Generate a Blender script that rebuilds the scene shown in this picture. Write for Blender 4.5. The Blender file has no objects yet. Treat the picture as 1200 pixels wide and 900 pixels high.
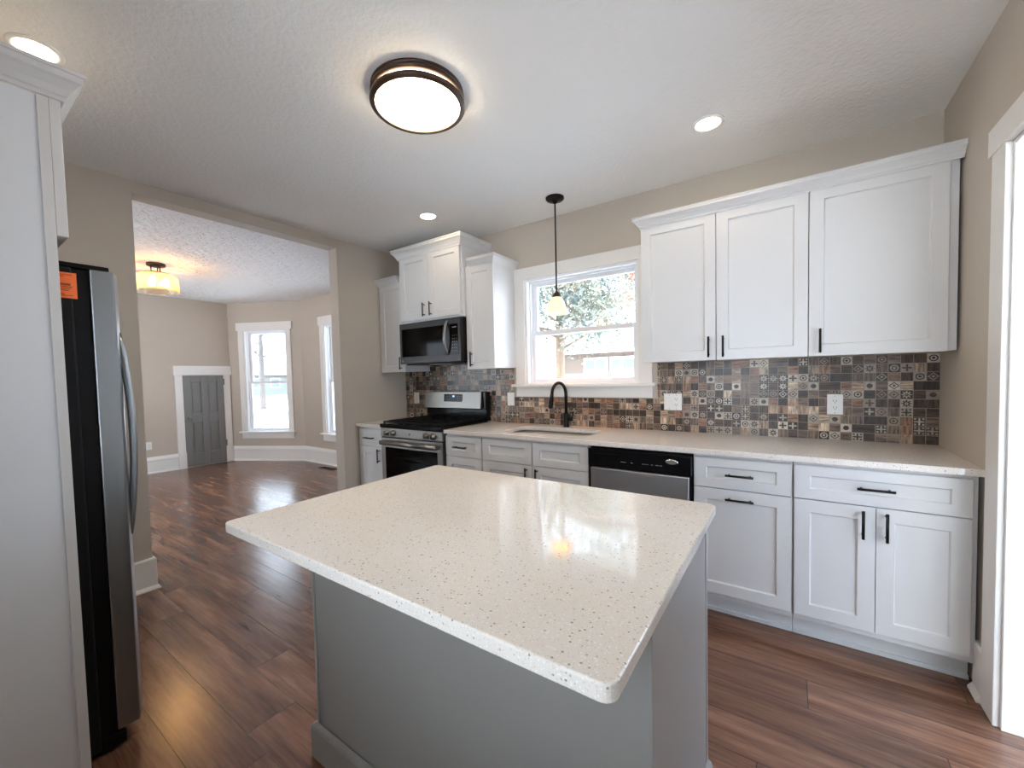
import bpy, bmesh, math, random
from mathutils import Matrix, Vector
random.seed(7)
R = math.radians
SC = bpy.context.scene
COL = SC.collection

# ------------------------------------------------------------------ camera, world, exposure
cd = bpy.data.cameras.new('camera')
cd.sensor_width = 36.0
cd.sensor_fit = 'HORIZONTAL'
cd.lens = 481.1 / 1200 * 36.0
cd.shift_x = 0.00587
cd.shift_y = 0.00858
cd.clip_start = 0.02
cam = bpy.data.objects.new('camera', cd)
COL.objects.link(cam)
r_ = Vector((0.82119, 0.57016, -0.02364)); u_ = Vector((-0.00306, 0.04582, 0.99894)); f_ = Vector((-0.57064, 0.82025, -0.03937))
m = Matrix((r_, u_, -f_)).transposed().to_4x4()
m.translation = Vector((-0.6293, -3.0203, 1.3234))
cam.matrix_world = m
SC.camera = cam

SKY = 5.2
SUN = 23.0
EXPOSURE = 0.60
w = bpy.data.worlds.new('World'); SC.world = w; w.use_nodes = True
wn = w.node_tree; wn.nodes.clear()
wo = wn.nodes.new('ShaderNodeOutputWorld'); wb = wn.nodes.new('ShaderNodeBackground')
wtc = wn.nodes.new('ShaderNodeTexCoord'); wsep = wn.nodes.new('ShaderNodeSeparateXYZ'); wr = wn.nodes.new('ShaderNodeValToRGB')
wn.links.new(wtc.outputs['Generated'], wsep.inputs[0]); wn.links.new(wsep.outputs[2], wr.inputs[0])
wr.color_ramp.elements[0].position = 0.0; wr.color_ramp.elements[0].color = (0.80, 0.90, 1.0, 1)
wr.color_ramp.elements[1].position = 0.7; wr.color_ramp.elements[1].color = (0.58, 0.79, 1.0, 1)
wn.links.new(wr.outputs[0], wb.inputs[0]); wb.inputs[1].default_value = SKY
wn.links.new(wb.outputs[0], wo.inputs[0])

sun = bpy.data.lights.new('sun', 'SUN'); sun.energy = SUN; sun.angle = R(1.5); sun.color = (1.0, .975, .95)
so_ = bpy.data.objects.new('sun', sun); COL.objects.link(so_)
so_.rotation_euler = Vector((.5, .42, -.75)).to_track_quat('-Z', 'Y').to_euler()

vs = SC.view_settings
SC.display_settings.display_device = 'sRGB'
vs.view_transform = 'Standard'; vs.look = 'None'; vs.exposure = EXPOSURE; vs.gamma = 1.0; vs.use_curve_mapping = False
cy = SC.cycles
cy.use_denoising = True
cy.max_bounces = 12; cy.diffuse_bounces = 8; cy.glossy_bounces = 5; cy.transmission_bounces = 6; cy.transparent_max_bounces = 12
cy.sample_clamp_indirect = 8.0
cy.caustics_reflective = False; cy.caustics_refractive = False

# lamp strengths (emission of the glowing parts)
L_FLUSH, L_RECESS, L_PENDANT, L_BULB, L_SHADE = 21.0, 44.0, 0.80, 110.0, 1.6

def portal(loc, normal, sx, sy):
    """marks a window so that daylight through it is sampled well"""
    l = bpy.data.lights.new('daylight_portal', 'AREA'); l.shape = 'RECTANGLE'; l.size = sx; l.size_y = sy
    l.cycles.is_portal = True
    o = bpy.data.objects.new('daylight_portal', l); COL.objects.link(o)
    o.location = loc
    o.rotation_euler = Vector(normal).to_track_quat('-Z', 'Y').to_euler()
    return o

# ------------------------------------------------------------------ materials
def srgb(r, g, b):
    f = lambda c: (c / 255 / 12.92) if c / 255 <= .04045 else ((c / 255 + .055) / 1.055) ** 2.4
    return (f(r), f(g), f(b), 1)

class NT:
    def __init__(s, name):
        s.m = bpy.data.materials.new(name); s.m.use_nodes = True
        s.t = s.m.node_tree; s.t.nodes.clear()
        s.out = s.t.nodes.new('ShaderNodeOutputMaterial')
    def n(s, ty, **kw):
        x = s.t.nodes.new('ShaderNode' + ty)
        for k, v in kw.items(): setattr(x, k, v)
        return x
    def put(s, sock, v):
        if isinstance(v, bpy.types.NodeSocket): s.t.links.new(v, sock)
        else: sock.default_value = v
    def math(s, op, a, b=0.0, c=None):
        x = s.n('Math', operation=op); s.put(x.inputs[0], a); s.put(x.inputs[1], b)
        if c is not None: s.put(x.inputs[2], c)
        return x.outputs[0]
    def mix(s, f, a, b):
        x = s.n('Mix', data_type='RGBA'); s.put(x.inputs[0], f); s.put(x.inputs[6], a); s.put(x.inputs[7], b)
        return x.outputs[2]
    def comb(s, x, y, z=0.0):
        c = s.n('CombineXYZ'); s.put(c.inputs[0], x); s.put(c.inputs[1], y); s.put(c.inputs[2], z); return c.outputs[0]
    def obj(s): return s.n('TexCoord').outputs['Object']
    def sep(s, v):
        x = s.n('SeparateXYZ'); s.put(x.inputs[0], v); return x.outputs
    def noise(s, vec, scale, detail=2.0, rough=.5):
        x = s.n('TexNoise'); s.put(x.inputs['Vector'], vec); s.put(x.inputs['Scale'], scale); s.put(x.inputs['Detail'], detail); s.put(x.inputs['Roughness'], rough)
        return x.outputs[0]
    def white(s, vec):
        x = s.n('TexWhiteNoise', noise_dimensions='3D'); s.put(x.inputs['Vector'], vec); return x.outputs[0], x.outputs[1]
    def ramp(s, f, els, interp='LINEAR'):
        x = s.n('ValToRGB'); cr = x.color_ramp; cr.interpolation = interp
        while len(cr.elements) < len(els): cr.elements.new(0.5)
        for e, (p, c) in zip(cr.elements, els): e.position = p; e.color = c
        s.put(x.inputs[0], f); return x.outputs[0]
    def bump(s, h, strength, dist=.01):
        x = s.n('Bump'); s.put(x.inputs['Strength'], strength); s.put(x.inputs['Distance'], dist); s.put(x.inputs['Height'], h); return x.outputs[0]
    def bsdf(s, col, rough=.5, metal=0.0, normal=None, **kw):
        x = s.n('BsdfPrincipled'); s.put(x.inputs['Base Color'], col); s.put(x.inputs['Roughness'], rough); s.put(x.inputs['Metallic'], metal)
        if normal is not None: s.put(x.inputs['Normal'], normal)
        for k, v in kw.items(): s.put(x.inputs[k], v)
        s.t.links.new(x.outputs[0], s.out.inputs[0]); return x

def paint(name, col, rough=.5, tex=250., amt=.08, dist=.002, var=.03, spec=.5):
    t = NT(name); o = t.obj()
    n = t.noise(o, tex, 3)
    v = t.noise(o, 1.3, 2)
    dark = tuple(c * (1 - var * 2) for c in col[:3]) + (1,)
    t.bsdf(t.mix(v, dark, col), rough, normal=t.bump(n, amt, dist), **{'Specular IOR Level': spec})
    return t.m

def metal(name, col, rough=.3, streak=True, axis=2):
    t = NT(name); o = t.obj()
    mp = t.n('Mapping'); t.put(mp.inputs[0], o)
    sc = [300., 300., 300.]; sc[axis] = 4.0
    mp.inputs[3].default_value = sc
    n = t.noise(mp.outputs[0], 1.0, 2)
    rr = t.math('MULTIPLY_ADD', n, .12 if streak else .02, rough - .06)
    t.bsdf(t.mix(n, tuple(c * .9 for c in col[:3]) + (1,), col), rr, 1.0)
    return t.m

def plain(name, col, rough=.5, metallic=0.0, bumpy=.02, **kw):
    t = NT(name); n = t.noise(t.obj(), 180., 2)
    t.bsdf(t.mix(n, tuple(c * .93 for c in col[:3]) + (1,), col), rough, metallic, normal=t.bump(n, bumpy, .001), **kw)
    return t.m

def glow(name, col, strength, rough=.4):
    t = NT(name); n = t.noise(t.obj(), 6., 1)
    c = t.mix(n, tuple(x * .96 for x in col[:3]) + (1,), col)
    b = t.bsdf(c, rough)
    t.put(b.inputs['Emission Color'], c); t.put(b.inputs['Emission Strength'], strength)
    return t.m

def thin_glass(name, tint=(1, 1, 1, 1), gloss=.07, rough=.0):
    t = NT(name)
    tr = t.n('BsdfTransparent'); n = t.noise(t.obj(), 2., 1)
    t.put(tr.inputs[0], t.mix(n, tint, tuple(c * .985 for c in tint[:3]) + (1,)))
    g = t.n('BsdfGlossy'); g.inputs['Roughness'].default_value = rough
    lw = t.n('LayerWeight'); lw.inputs[0].default_value = .25
    f = t.math('MULTIPLY_ADD', lw.outputs[0], .5, gloss)
    mx = t.n('MixShader'); t.put(mx.inputs[0], f)
    t.t.links.new(tr.outputs[0], mx.inputs[1]); t.t.links.new(g.outputs[0], mx.inputs[2]); t.t.links.new(mx.outputs[0], t.out.inputs[0])
    return t.m

M = {}
M['wall'] = paint('greige_wall_paint', srgb(194, 184, 171), .55, 220, .12, .002)
M['ceiling'] = paint('textured_ceiling_paint', srgb(240, 239, 236), .7, 55, .5, .006)
M['ceiling2'] = paint('dining_ceiling_paint', srgb(240, 241, 242), .7, 16, 1.0, .05)
M['trim'] = paint('white_trim_paint', srgb(236, 234, 230), .35, 90, .03, .001)
M['cab'] = paint('white_cabinet_paint', srgb(214, 213, 212), .32, 120, .02, .001, .01)
M['panel'] = paint('cool_white_panel_paint', srgb(226, 229, 233), .4, 160, .05, .001, .02)
M['grey'] = paint('grey_island_paint', srgb(160, 157, 152), .38, 300, .06, .001, .03)
M['doorgrey'] = paint('grey_door_paint', srgb(122, 122, 120), .4, 90, .04, .001, .03)
M['black'] = plain('matte_black_metal', srgb(20, 19, 19), .38, .6)
M['bronze'] = plain('oil_rubbed_bronze', srgb(74, 55, 43), .38, .5)
M['blackplastic'] = plain('black_plastic', srgb(9, 9, 10), .4, 0, .02, **{'Specular IOR Level': .2})
M['fridgeside'] = plain('black_textured_steel', srgb(20, 21, 23), .5, 0, .4, **{'Specular IOR Level': .2})
M['blackglass'] = plain('black_glass', (.002, .002, .002, 1), .06, 0, .0, **{'Specular IOR Level': .12})
M['castiron'] = plain('cast_iron', srgb(14, 14, 15), .6, 0, .4, **{'Specular IOR Level': .2})
M['enamel'] = plain('black_enamel', (.004, .004, .005, 1), .15, 0, 0, **{'Specular IOR Level': .2})
M['steel'] = metal('brushed_stainless_steel', srgb(138, 134, 129), .36, True, 0)
M['steeldw'] = metal('light_brushed_stainless_steel', srgb(186, 187, 188), .38, True, 0)
M['steelv'] = metal('brushed_stainless_steel_upright', srgb(150, 152, 152), .34, True, 2)
M['blacksteel'] = metal('dark_stainless_steel', srgb(62, 60, 60), .34, True, 0)
M['chrome'] = metal('polished_chrome', srgb(225, 225, 225), .1, False)
M['sinksteel'] = metal('satin_sink_steel', srgb(206, 203, 198), .48, True, 0)
M['plastic'] = plain('white_plastic', srgb(240, 240, 238), .35)
M['slot'] = plain('dark_slot', srgb(70, 68, 66), .6)
M['orange'] = plain('orange_paper', srgb(247, 116, 52), .6)
M['ink'] = plain('dark_orange_ink', srgb(150, 70, 35), .7)
M['display'] = glow('blue_display', srgb(150, 190, 255), 1.2)
M['legend'] = plain('pale_printed_legend', srgb(150, 152, 156), .5)
M['pane'] = thin_glass('window_glass', (1, 1, 1, 1), .04)
M['vinyl'] = paint('white_vinyl', srgb(240, 240, 242), .4, 90, .01, .001, .01)
M['flush'] = glow('frosted_lamp_diffuser', (1.0, .84, .62, 1), L_FLUSH)
M['recess'] = glow('recessed_lamp_lens', (1.0, .82, .60, 1), L_RECESS)
M['pendshade'] = glow('amber_glass_shade', (1.0, .72, .36, 1), L_PENDANT, .25)
M['bulb'] = glow('warm_bulb', (1.0, .56, .20, 1), L_BULB)
def seeded_glass():
    t = NT('pale_amber_seeded_glass'); n = t.noise(t.obj(), 40., 2)
    tr = t.n('BsdfTransparent'); tr.inputs[0].default_value = (1, .93, .80, 1)
    tl = t.n('BsdfTranslucent'); t.put(tl.inputs[0], t.mix(n, (1, .80, .50, 1), (1, .90, .70, 1)))
    g = t.n('BsdfGlossy'); g.inputs['Roughness'].default_value = .1
    m1 = t.n('MixShader'); m1.inputs[0].default_value = .17; m2 = t.n('MixShader'); m2.inputs[0].default_value = .08
    t.t.links.new(tr.outputs[0], m1.inputs[1]); t.t.links.new(tl.outputs[0], m1.inputs[2])
    t.t.links.new(m1.outputs[0], m2.inputs[1]); t.t.links.new(g.outputs[0], m2.inputs[2]); t.t.links.new(m2.outputs[0], t.out.inputs[0])
    return t.m
M['amberglass'] = seeded_glass()

def make_floor():
    t = NT('brown_wood_plank_floor'); o = t.obj(); X, Y, Z = t.sep(o)[:3]
    W, Ln = .182, 1.22
    row = t.math('FLOOR', t.math('DIVIDE', Y, W))
    rv, _ = t.white(t.comb(row, 3.1, 0.0))
    xs = t.math('ADD', t.math('DIVIDE', X, Ln), t.math('MULTIPLY', rv, 7.3))
    colm = t.math('FLOOR', xs)
    cv, cc = t.white(t.comb(row, colm, 1.7)); cr = t.sep(cc)
    off = t.math('MULTIPLY', cv, 31.0)
    g1 = t.noise(t.comb(t.math('ADD', t.math('MULTIPLY', X, 1.5), off), t.math('ADD', t.math('MULTIPLY', Y, 12.), off), off), 1.0, 5, .62)
    g2 = t.noise(t.comb(t.math('ADD', t.math('MULTIPLY', X, 5.), off), t.math('MULTIPLY', Y, 90.), off), 1.0, 3, .6)
    base = t.ramp(g1, [(.28, srgb(46, 28, 23)), (.43, srgb(98, 66, 51)), (.55, srgb(128, 92, 73)), (.76, srgb(178, 138, 112))])
    fine = t.ramp(g2, [(.3, srgb(72, 47, 38)), (.62, srgb(138, 103, 84))])
    c = t.mix(.35, base, fine)
    tone = t.ramp(cv, [(0, (.78, .75, .74, 1)), (1, (1.12, 1.09, 1.06, 1))])
    mm = t.n('Mix', data_type='RGBA', blend_type='MULTIPLY'); t.put(mm.inputs[0], 1.0); t.put(mm.inputs[6], c); t.put(mm.inputs[7], tone)
    fy = t.math('FRACT', t.math('DIVIDE', Y, W)); fx = t.math('FRACT', xs)
    ey = t.math('LESS_THAN', fy, .014); ex = t.math('LESS_THAN', fx, .0022)
    e = t.math('MAXIMUM', ey, ex)
    c2 = t.mix(e, mm.outputs[2], srgb(44, 28, 23))
    h = t.math('SUBTRACT', t.math('MULTIPLY', g2, .35), t.math('MULTIPLY', e, 1.0))
    rough = t.math('MULTIPLY_ADD', g2, .12, .17)
    t.bsdf(c2, rough, normal=t.bump(h, .22, .002), **{'Specular IOR Level': .62})
    return t.m
M['floor'] = make_floor()

def make_quartz(name, warm):
    t = NT(name); o = t.obj()
    def specks(scale, lo, size):
        v = t.n('TexVoronoi', feature='F1'); t.put(v.inputs['Vector'], o); v.inputs['Scale'].default_value = scale
        rnd = t.sep(v.outputs['Color'])
        keep = t.math('GREATER_THAN', rnd[0], lo); sm = t.math('LESS_THAN', v.outputs['Distance'], size)
        return t.math('MULTIPLY', keep, sm), rnd[1]
    s1, r1 = specks(150., .86, .33); s2, r2 = specks(320., .78, .38); s3, r3 = specks(230., .85, .42)
    cl = t.noise(o, 9., 3)
    base = t.mix(cl, tuple(c * .95 for c in warm[:3]) + (1,), warm)
    c = t.mix(t.math('MULTIPLY', s3, .6), base, srgb(250, 250, 250))
    c = t.mix(t.math('MULTIPLY', s2, .55), c, srgb(190, 181, 168))
    c = t.mix(t.math('MULTIPLY', s1, .8), c, t.mix(r1, srgb(120, 112, 104), srgb(190, 180, 165)))
    t.bsdf(c, .07, normal=t.bump(t.noise(o, 60., 2), .01, .001), **{'Specular IOR Level': .55})
    return t.m
M['quartz'] = make_quartz('speckled_quartz', srgb(234, 227, 219))

def make_tile():
    t = NT('patchwork_mosaic_tile'); X, Y, Z = t.sep(t.obj())[:3]
    u = t.math('DIVIDE', X, .0497); v = t.math('DIVIDE', t.math('SUBTRACT', Z, .914), .0478)
    cu0 = t.math('FLOOR', u); cv = t.math('FLOOR', v)
    # a few tiles are double width
    pair = t.math('FLOOR', t.math('DIVIDE', t.math('ADD', cu0, t.math('MULTIPLY', cv, 1.0)), 2.0))
    pw, _ = t.white(t.comb(pair, cv, 9.3)); dbl = t.math('GREATER_THAN', pw, .93)
    start = t.math('SUBTRACT', t.math('MULTIPLY', pair, 2.0), cv)
    cu = t.math('ADD', t.math('MULTIPLY', dbl, start), t.math('MULTIPLY', t.math('SUBTRACT', 1.0, dbl), cu0))
    cell = t.comb(cu, cv, 2.2)
    r0, rc = t.white(cell); ra, rb, rg = t.sep(rc)[:3]
    r9, rd = t.white(t.comb(cu, cv, 7.7)); qa, qb, qg = t.sep(rd)[:3]
    wid = t.math('ADD', 1.0, dbl)
    fx = t.math('SUBTRACT', t.math('DIVIDE', t.math('SUBTRACT', u, cu), wid), .5); fy = t.math('SUBTRACT', t.math('FRACT', v), .5)
    ax = t.math('ABSOLUTE', fx); ay = t.math('ABSOLUTE', fy)
    # wood look
    dirn = t.math('GREATER_THAN', rb, .45)
    su = t.math('ADD', t.math('MULTIPLY', dirn, .9), t.math('MULTIPLY', t.math('SUBTRACT', 1.0, dirn), 7.0))
    sv = t.math('ADD', t.math('MULTIPLY', dirn, 7.0), t.math('MULTIPLY', t.math('SUBTRACT', 1.0, dirn), .9))
    off = t.math('MULTIPLY', r0, 57.0)
    gr = t.noise(t.comb(t.math('ADD', t.math('MULTIPLY', u, su), off), t.math('ADD', t.math('MULTIPLY', v, sv), off), off), .62, 3, .6)
    basec = t.ramp(ra, [(0, srgb(118, 100, 88)), (.16, srgb(76, 62, 55)), (.32, srgb(168, 146, 126)), (.46, srgb(104, 90, 82)), (.58, srgb(144, 110, 92)), (.70, srgb(196, 180, 160)), (.80, srgb(58, 46, 41)), (.93, srgb(134, 118, 106))], 'CONSTANT')
    gm = t.ramp(gr, [(.30, (.20, .18, .18, 1)), (.46, (.72, .70, .69, 1)), (.62, (1.45, 1.38, 1.30, 1))])
    mm = t.n('Mix', data_type='RGBA', blend_type='MULTIPLY'); t.put(mm.inputs[0], 1.0); t.put(mm.inputs[6], basec); t.put(mm.inputs[7], gm)
    wood = mm.outputs[2]
    # ornaments
    rad = t.math('SQRT', t.math('ADD', t.math('MULTIPLY', fx, fx), t.math('MULTIPLY', fy, fy)))
    ang = t.math('ARCTAN2', fy, fx)
    lt = lambda a, b: t.math('LESS_THAN', a, b); gt = lambda a, b: t.math('GREATER_THAN', a, b)
    AND = lambda a, b: t.math('MULTIPLY', a, b); OR = lambda a, b: t.math('MAXIMUM', a, b)
    ring = lt(t.math('ABSOLUTE', t.math('SUBTRACT', rad, .30)), .055)
    dot = lt(rad, .13)
    bigdot = lt(rad, .27)
    cross = AND(lt(t.math('MINIMUM', ax, ay), .075), lt(t.math('MAXIMUM', ax, ay), .40))
    corners = AND(gt(t.math('MINIMUM', ax, ay), .22), lt(t.math('MAXIMUM', ax, ay), .40))
    l1 = t.math('ADD', ax, ay)
    diamond = OR(lt(t.math('ABSOLUTE', t.math('SUBTRACT', l1, .38)), .055), lt(l1, .14))
    flower = lt(rad, t.math('MULTIPLY_ADD', t.math('COSINE', t.math('MULTIPLY', ang, 4.0)), .15, .25))
    flow2 = OR(AND(lt(rad, t.math('MULTIPLY_ADD', t.math('COSINE', t.math('MULTIPLY', ang, 8.0)), .10, .33)), gt(rad, .14)), lt(rad, .06))
    def pick(lo, hi, p): return AND(AND(gt(qa, lo), lt(qa, hi)), p)
    pat = pick(-1, .17, OR(ring, dot))
    pat = OR(pat, pick(.17, .31, bigdot)); pat = OR(pat, pick(.31, .45, OR(cross, corners)))
    pat = OR(pat, pick(.45, .62, diamond)); pat = OR(pat, pick(.62, .80, flower)); pat = OR(pat, pick(.80, 2, flow2))
    darkbg = gt(qb, .45)
    inv = AND(gt(qa, .17), lt(qa, .31))        # the big dots are always dark on pale
    darkbg = AND(darkbg, t.math('SUBTRACT', 1.0, inv))
    dk = t.mix(qg, srgb(28, 23, 22), srgb(78, 64, 56)); lg = t.mix(qg, srgb(206, 198, 184), srgb(146, 134, 122))
    bg = t.mix(darkbg, lg, dk); fg = t.mix(darkbg, dk, lg)
    orn = t.mix(pat, bg, fg)
    wmul = t.n('Mix', data_type='RGBA', blend_type='MULTIPLY'); t.put(wmul.inputs[0], .35); t.put(wmul.inputs[6], orn); t.put(wmul.inputs[7], gm)
    isorn = AND(gt(rg, .68), t.math('SUBTRACT', 1.0, dbl))
    c = t.mix(isorn, wood, wmul.outputs[2])
    gx = gt(t.math('MULTIPLY', t.math('SUBTRACT', .5, ax), wid), .026); gy = lt(ay, .474)
    tile = AND(gx, gy)
    c = t.mix(tile, srgb(156, 145, 132), c)
    h = t.math('ADD', tile, t.math('MULTIPLY', gr, .1))
    rough = t.math('MULTIPLY_ADD', tile, -.4, .7)
    t.bsdf(c, rough, normal=t.bump(h, .35, .002))
    return t.m
M['tile'] = make_tile()

# ------------------------------------------------------------------ geometry helpers
CATSET = {}
def tag(o, label=None, cat=None, group=None, kind=None):
    if label: o['label'] = label
    if cat: o['category'] = cat
    if group: o['group'] = group
    if kind: o['kind'] = kind
    return o
def empty(name, loc=(0, 0, 0), label=None, cat=None, group=None, kind=None):
    o = bpy.data.objects.new(name, None); COL.objects.link(o); o.location = loc; o.empty_display_size = .1
    return tag(o, label, cat, group, kind)
def worldloc(o):
    v = Vector((0, 0, 0))
    while o is not None: v += o.location; o = o.parent
    return v

class MB:
    """collects shapes given in world coordinates; build() makes one object"""
    def __init__(s, xf=None): s.bm = bmesh.new(); s.xf = xf
    def T(s, p): return (s.xf @ Vector(p)) if s.xf else Vector(p)
    def face(s, vs, smooth=False):
        try:
            f = s.bm.faces.new(vs); f.smooth = smooth; return f
        except ValueError: return None
    def box(s, x0, x1, y0, y1, z0, z1):
        v = [s.bm.verts.new(s.T((x, y, z))) for z in (z0, z1) for y in (y0, y1) for x in (x0, x1)]
        for q in ((0, 2, 3, 1), (4, 5, 7, 6), (0, 1, 5, 4), (1, 3, 7, 5), (3, 2, 6, 7), (2, 0, 4, 6)): s.face([v[i] for i in q])
        return s
    def lathe(s, prof, c, axis='z', n=32, smooth=True, cap=True):
        """prof: [(radius, height)] along axis from point c"""
        rings = []
        for (r, h) in prof:
            ring = []
            for k in range(n):
                a = 2 * math.pi * k / n; p, q = r * math.cos(a), r * math.sin(a)
                d = {'z': (p, q, h), 'y': (p, h, q), 'x': (h, p, q)}[axis]
                ring.append(s.bm.verts.new(s.T((c[0] + d[0], c[1] + d[1], c[2] + d[2]))))
            rings.append(ring)
        for a, b in zip(rings, rings[1:]):
            for k in range(n): s.face([a[k], a[(k + 1) % n], b[(k + 1) % n], b[k]], smooth)
        if cap:
            if prof[0][0] > 1e-6: s.face(rings[0])
            if prof[-1][0] > 1e-6: s.face(rings[-1])
        return s
    def tube(s, pts, rad, n=12, smooth=True, flat=None):
        pts = [Vector(p) for p in pts]; rads = rad if isinstance(rad, (list, tuple)) else [rad] * len(pts)
        up = Vector((0, 0, 1)); prev = None; rings = []
        for i, p in enumerate(pts):
            d = (pts[min(i + 1, len(pts) - 1)] - pts[max(i - 1, 0)]).normalized()
            if prev is None:
                a = d.cross(up)
                if a.length < .01: a = d.cross(Vector((1, 0, 0)))
                a.normalize()
            else:
                a = prev - d * prev.dot(d); a.normalize()
            prev = a; b = d.cross(a)
            fa, fb = flat if flat else (1, 1)
            rings.append([s.bm.verts.new(s.T(p + (a * math.cos(2 * math.pi * k / n) * fa + b * math.sin(2 * math.pi * k / n) * fb) * rads[i])) for k in range(n)])
        for a, b in zip(rings, rings[1:]):
            for k in range(n): s.face([a[k], a[(k + 1) % n], b[(k + 1) % n], b[k]], smooth)
        s.face(rings[0]); s.face(rings[-1])
        return s
    def prism(s, poly, z0, z1, hole=None):
        """poly in xy, extruded z0..z1, optional hole"""
        loops = [poly] + ([hole] if hole else [])
        es = []; tops = []; bots = []
        for L in loops:
            t = [s.bm.verts.new(s.T((x, y, z1))) for x, y in L]; b = [s.bm.verts.new(s.T((x, y, z0))) for x, y in L]
            for i in range(len(L)):
                j = (i + 1) % len(L); s.face([b[i], b[j], t[j], t[i]])
            tops.append(t); bots.append(b)
        for side in (tops, bots):
            if not hole: s.face(side[0]); continue
            ed = []
            for L in side:
                for i in range(len(L)):
                    e = s.bm.edges.get((L[i], L[(i + 1) % len(L)])); ed.append(e)
            bmesh.ops.triangle_fill(s.bm, edges=ed, use_beauty=True)
        return s
    def sweep(s, prof, path, z, closed=False):
        """prof [(out, up)] swept along xy path; out is to the right of travel"""
        n = len(path); rows = []
        for i, p in enumerate(path):
            p = Vector(p)
            dirs = []
            if closed or i > 0: dirs.append((p - Vector(path[i - 1])).normalized())
            if closed or i < n - 1: dirs.append((Vector(path[(i + 1) % n]) - p).normalized())
            nm = [Vector((d.y, -d.x)) for d in dirs]
            if len(nm) == 2:
                mv = nm[0] + nm[1]; mv = mv / max(.2, (1 + nm[0].dot(nm[1])))
            else: mv = nm[0]
            rows.append([s.bm.verts.new(s.T((p.x + mv.x * o, p.y + mv.y * o, z + u))) for o, u in prof])
        k = len(prof)
        rng = range(n) if closed else range(n - 1)
        for i in rng:
            a, b = rows[i], rows[(i + 1) % n]
            for j in range(k): s.face([a[j], b[j], b[(j + 1) % k], a[(j + 1) % k]])
        if not closed: s.face(rows[0]); s.face(rows[-1])
        return s
    def build(s, name, mat, parent=None, bevel=0.0, seg=2, label=None, cat=None, group=None, kind=None, angle=35):
        bmesh.ops.recalc_face_normals(s.bm, faces=s.bm.faces[:])
        lo = Vector([min(v.co[i] for v in s.bm.verts) for i in range(3)]); hi = Vector([max(v.co[i] for v in s.bm.verts) for i in range(3)])
        org = Vector(((lo.x + hi.x) / 2, (lo.y + hi.y) / 2, lo.z))
        keep = kind == 'structure' or getattr(s, 'world_origin', False)
        if keep: org = Vector((0, 0, 0))
        bmesh.ops.translate(s.bm, verts=s.bm.verts[:], vec=-org)
        me = bpy.data.meshes.new(name); s.bm.to_mesh(me); s.bm.free()
        me.materials.append(mat)
        o = bpy.data.objects.new(name, me); COL.objects.link(o)
        if parent is not None:
            o.parent = parent; o.location = org - worldloc(parent)
        else: o.location = org
        if bevel > 0:
            b = o.modifiers.new('edge', 'BEVEL'); b.width = bevel; b.segments = seg; b.limit_method = 'ANGLE'; b.angle_limit = R(angle)
        return tag(o, label, cat, group, kind)

def copy_thing(o, dloc, label=None):
    def rec(x, par):
        c = x.copy(); COL.objects.link(c); c.parent = par
        for ch in x.children: rec(ch, c)
        return c
    r = rec(o, None); r.location = o.location + Vector(dloc)
    if label: r['label'] = label
    return r

def rrect(x0, x1, y0, y1, r, n=6):
    pts = []
    for cx, cy_, a0 in ((x1 - r, y0 + r, -90), (x1 - r, y1 - r, 0), (x0 + r, y1 - r, 90), (x0 + r, y0 + r, 180)):
        for k in range(n + 1):
            a = R(a0 + 90 * k / n); pts.append((cx + r * math.cos(a), cy_ + r * math.sin(a)))
    return pts

def wallframe(P, Q):
    """matrix: local (s, d, z) -> world; s along P->Q, d to the LEFT of travel"""
    d = (Vector((Q[0], Q[1], 0)) - Vector((P[0], P[1], 0))); L = d.length; d.normalize()
    nrm = Vector((-d.y, d.x, 0))
    return Matrix(((d.x, nrm.x, 0, P[0]), (d.y, nrm.y, 0, P[1]), (0, 0, 1, 0), (0, 0, 0, 1))), L

def wall(name, P, Q, H, th, holes=(), mat=None, label='', ext0=0, ext1=0, z0=0.0):
    """wall whose room face runs P->Q; thickness to the left of travel; holes (s0,s1,za,zb)"""
    xf, L = wallframe(P, Q); b = MB(xf)
    ss = sorted({-ext0, L + ext1} | {h[0] for h in holes} | {h[1] for h in holes})
    for a, c in zip(ss, ss[1:]):
        mid = (a + c) / 2; zs = [(h[2], h[3]) for h in holes if h[0] < mid < h[1]]; zc = z0
        for (za, zb) in sorted(zs):
            if za > zc + 1e-6: b.box(a, c, 0, th, zc, za)
            zc = zb
        if zc < H: b.box(a, c, 0, th, zc, H)
    return b.build(name, mat or M['wall'], kind='structure', label=label, cat='wall')

H, HD = 2.61, 2.66
XL, XR = -4.035, 0.0
TH = .125
# ------------------------------------------------------------------ shell
fl = MB().box(-8.9, 2.2, -5.0, 1.2, -.12, 0.0).build('floor', M['floor'], kind='structure', label='brown wood plank floor running through both rooms', cat='floor')
MB().box(XL - TH, .4, -3.9, .2, H, H + .16).build('ceiling', M['ceiling'], kind='structure', label='textured white kitchen ceiling', cat='ceiling')
MB().box(-8.9, XL - TH, -5.0, 1.2, HD, HD + .11).build('ceiling', M['ceiling2'], kind='structure', label='white textured ceiling of the far dining room', cat='ceiling')

KW = (-2.51, -1.54, 1.255, 2.145)          # kitchen window opening x0,x1,z0,z1
wall('wall_back', (XR, 0), (XL - TH, 0), H, -.16, [(-KW[1], -KW[0], KW[2], KW[3])], label='greige kitchen wall with the sink window')
wall('wall_left', (XL, 0), (XL, -3.9), H + .05, -TH, [(.775, 2.19, 0, 2.53)], label='greige kitchen wall with the wide opening to the dining room')
wall('wall_right', (XR, -3.9), (XR, 0), H, -.14, [(3.9 - 1.58, 3.9 - .82, 0, 2.095)], label='greige wall at the right end of the worktop')
wall('wall_front', (XL, -3.45), (XR, -3.45), H, -.14, [(2.35, 3.45, .80, 2.10)], label='greige kitchen wall opposite the sink window')

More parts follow.
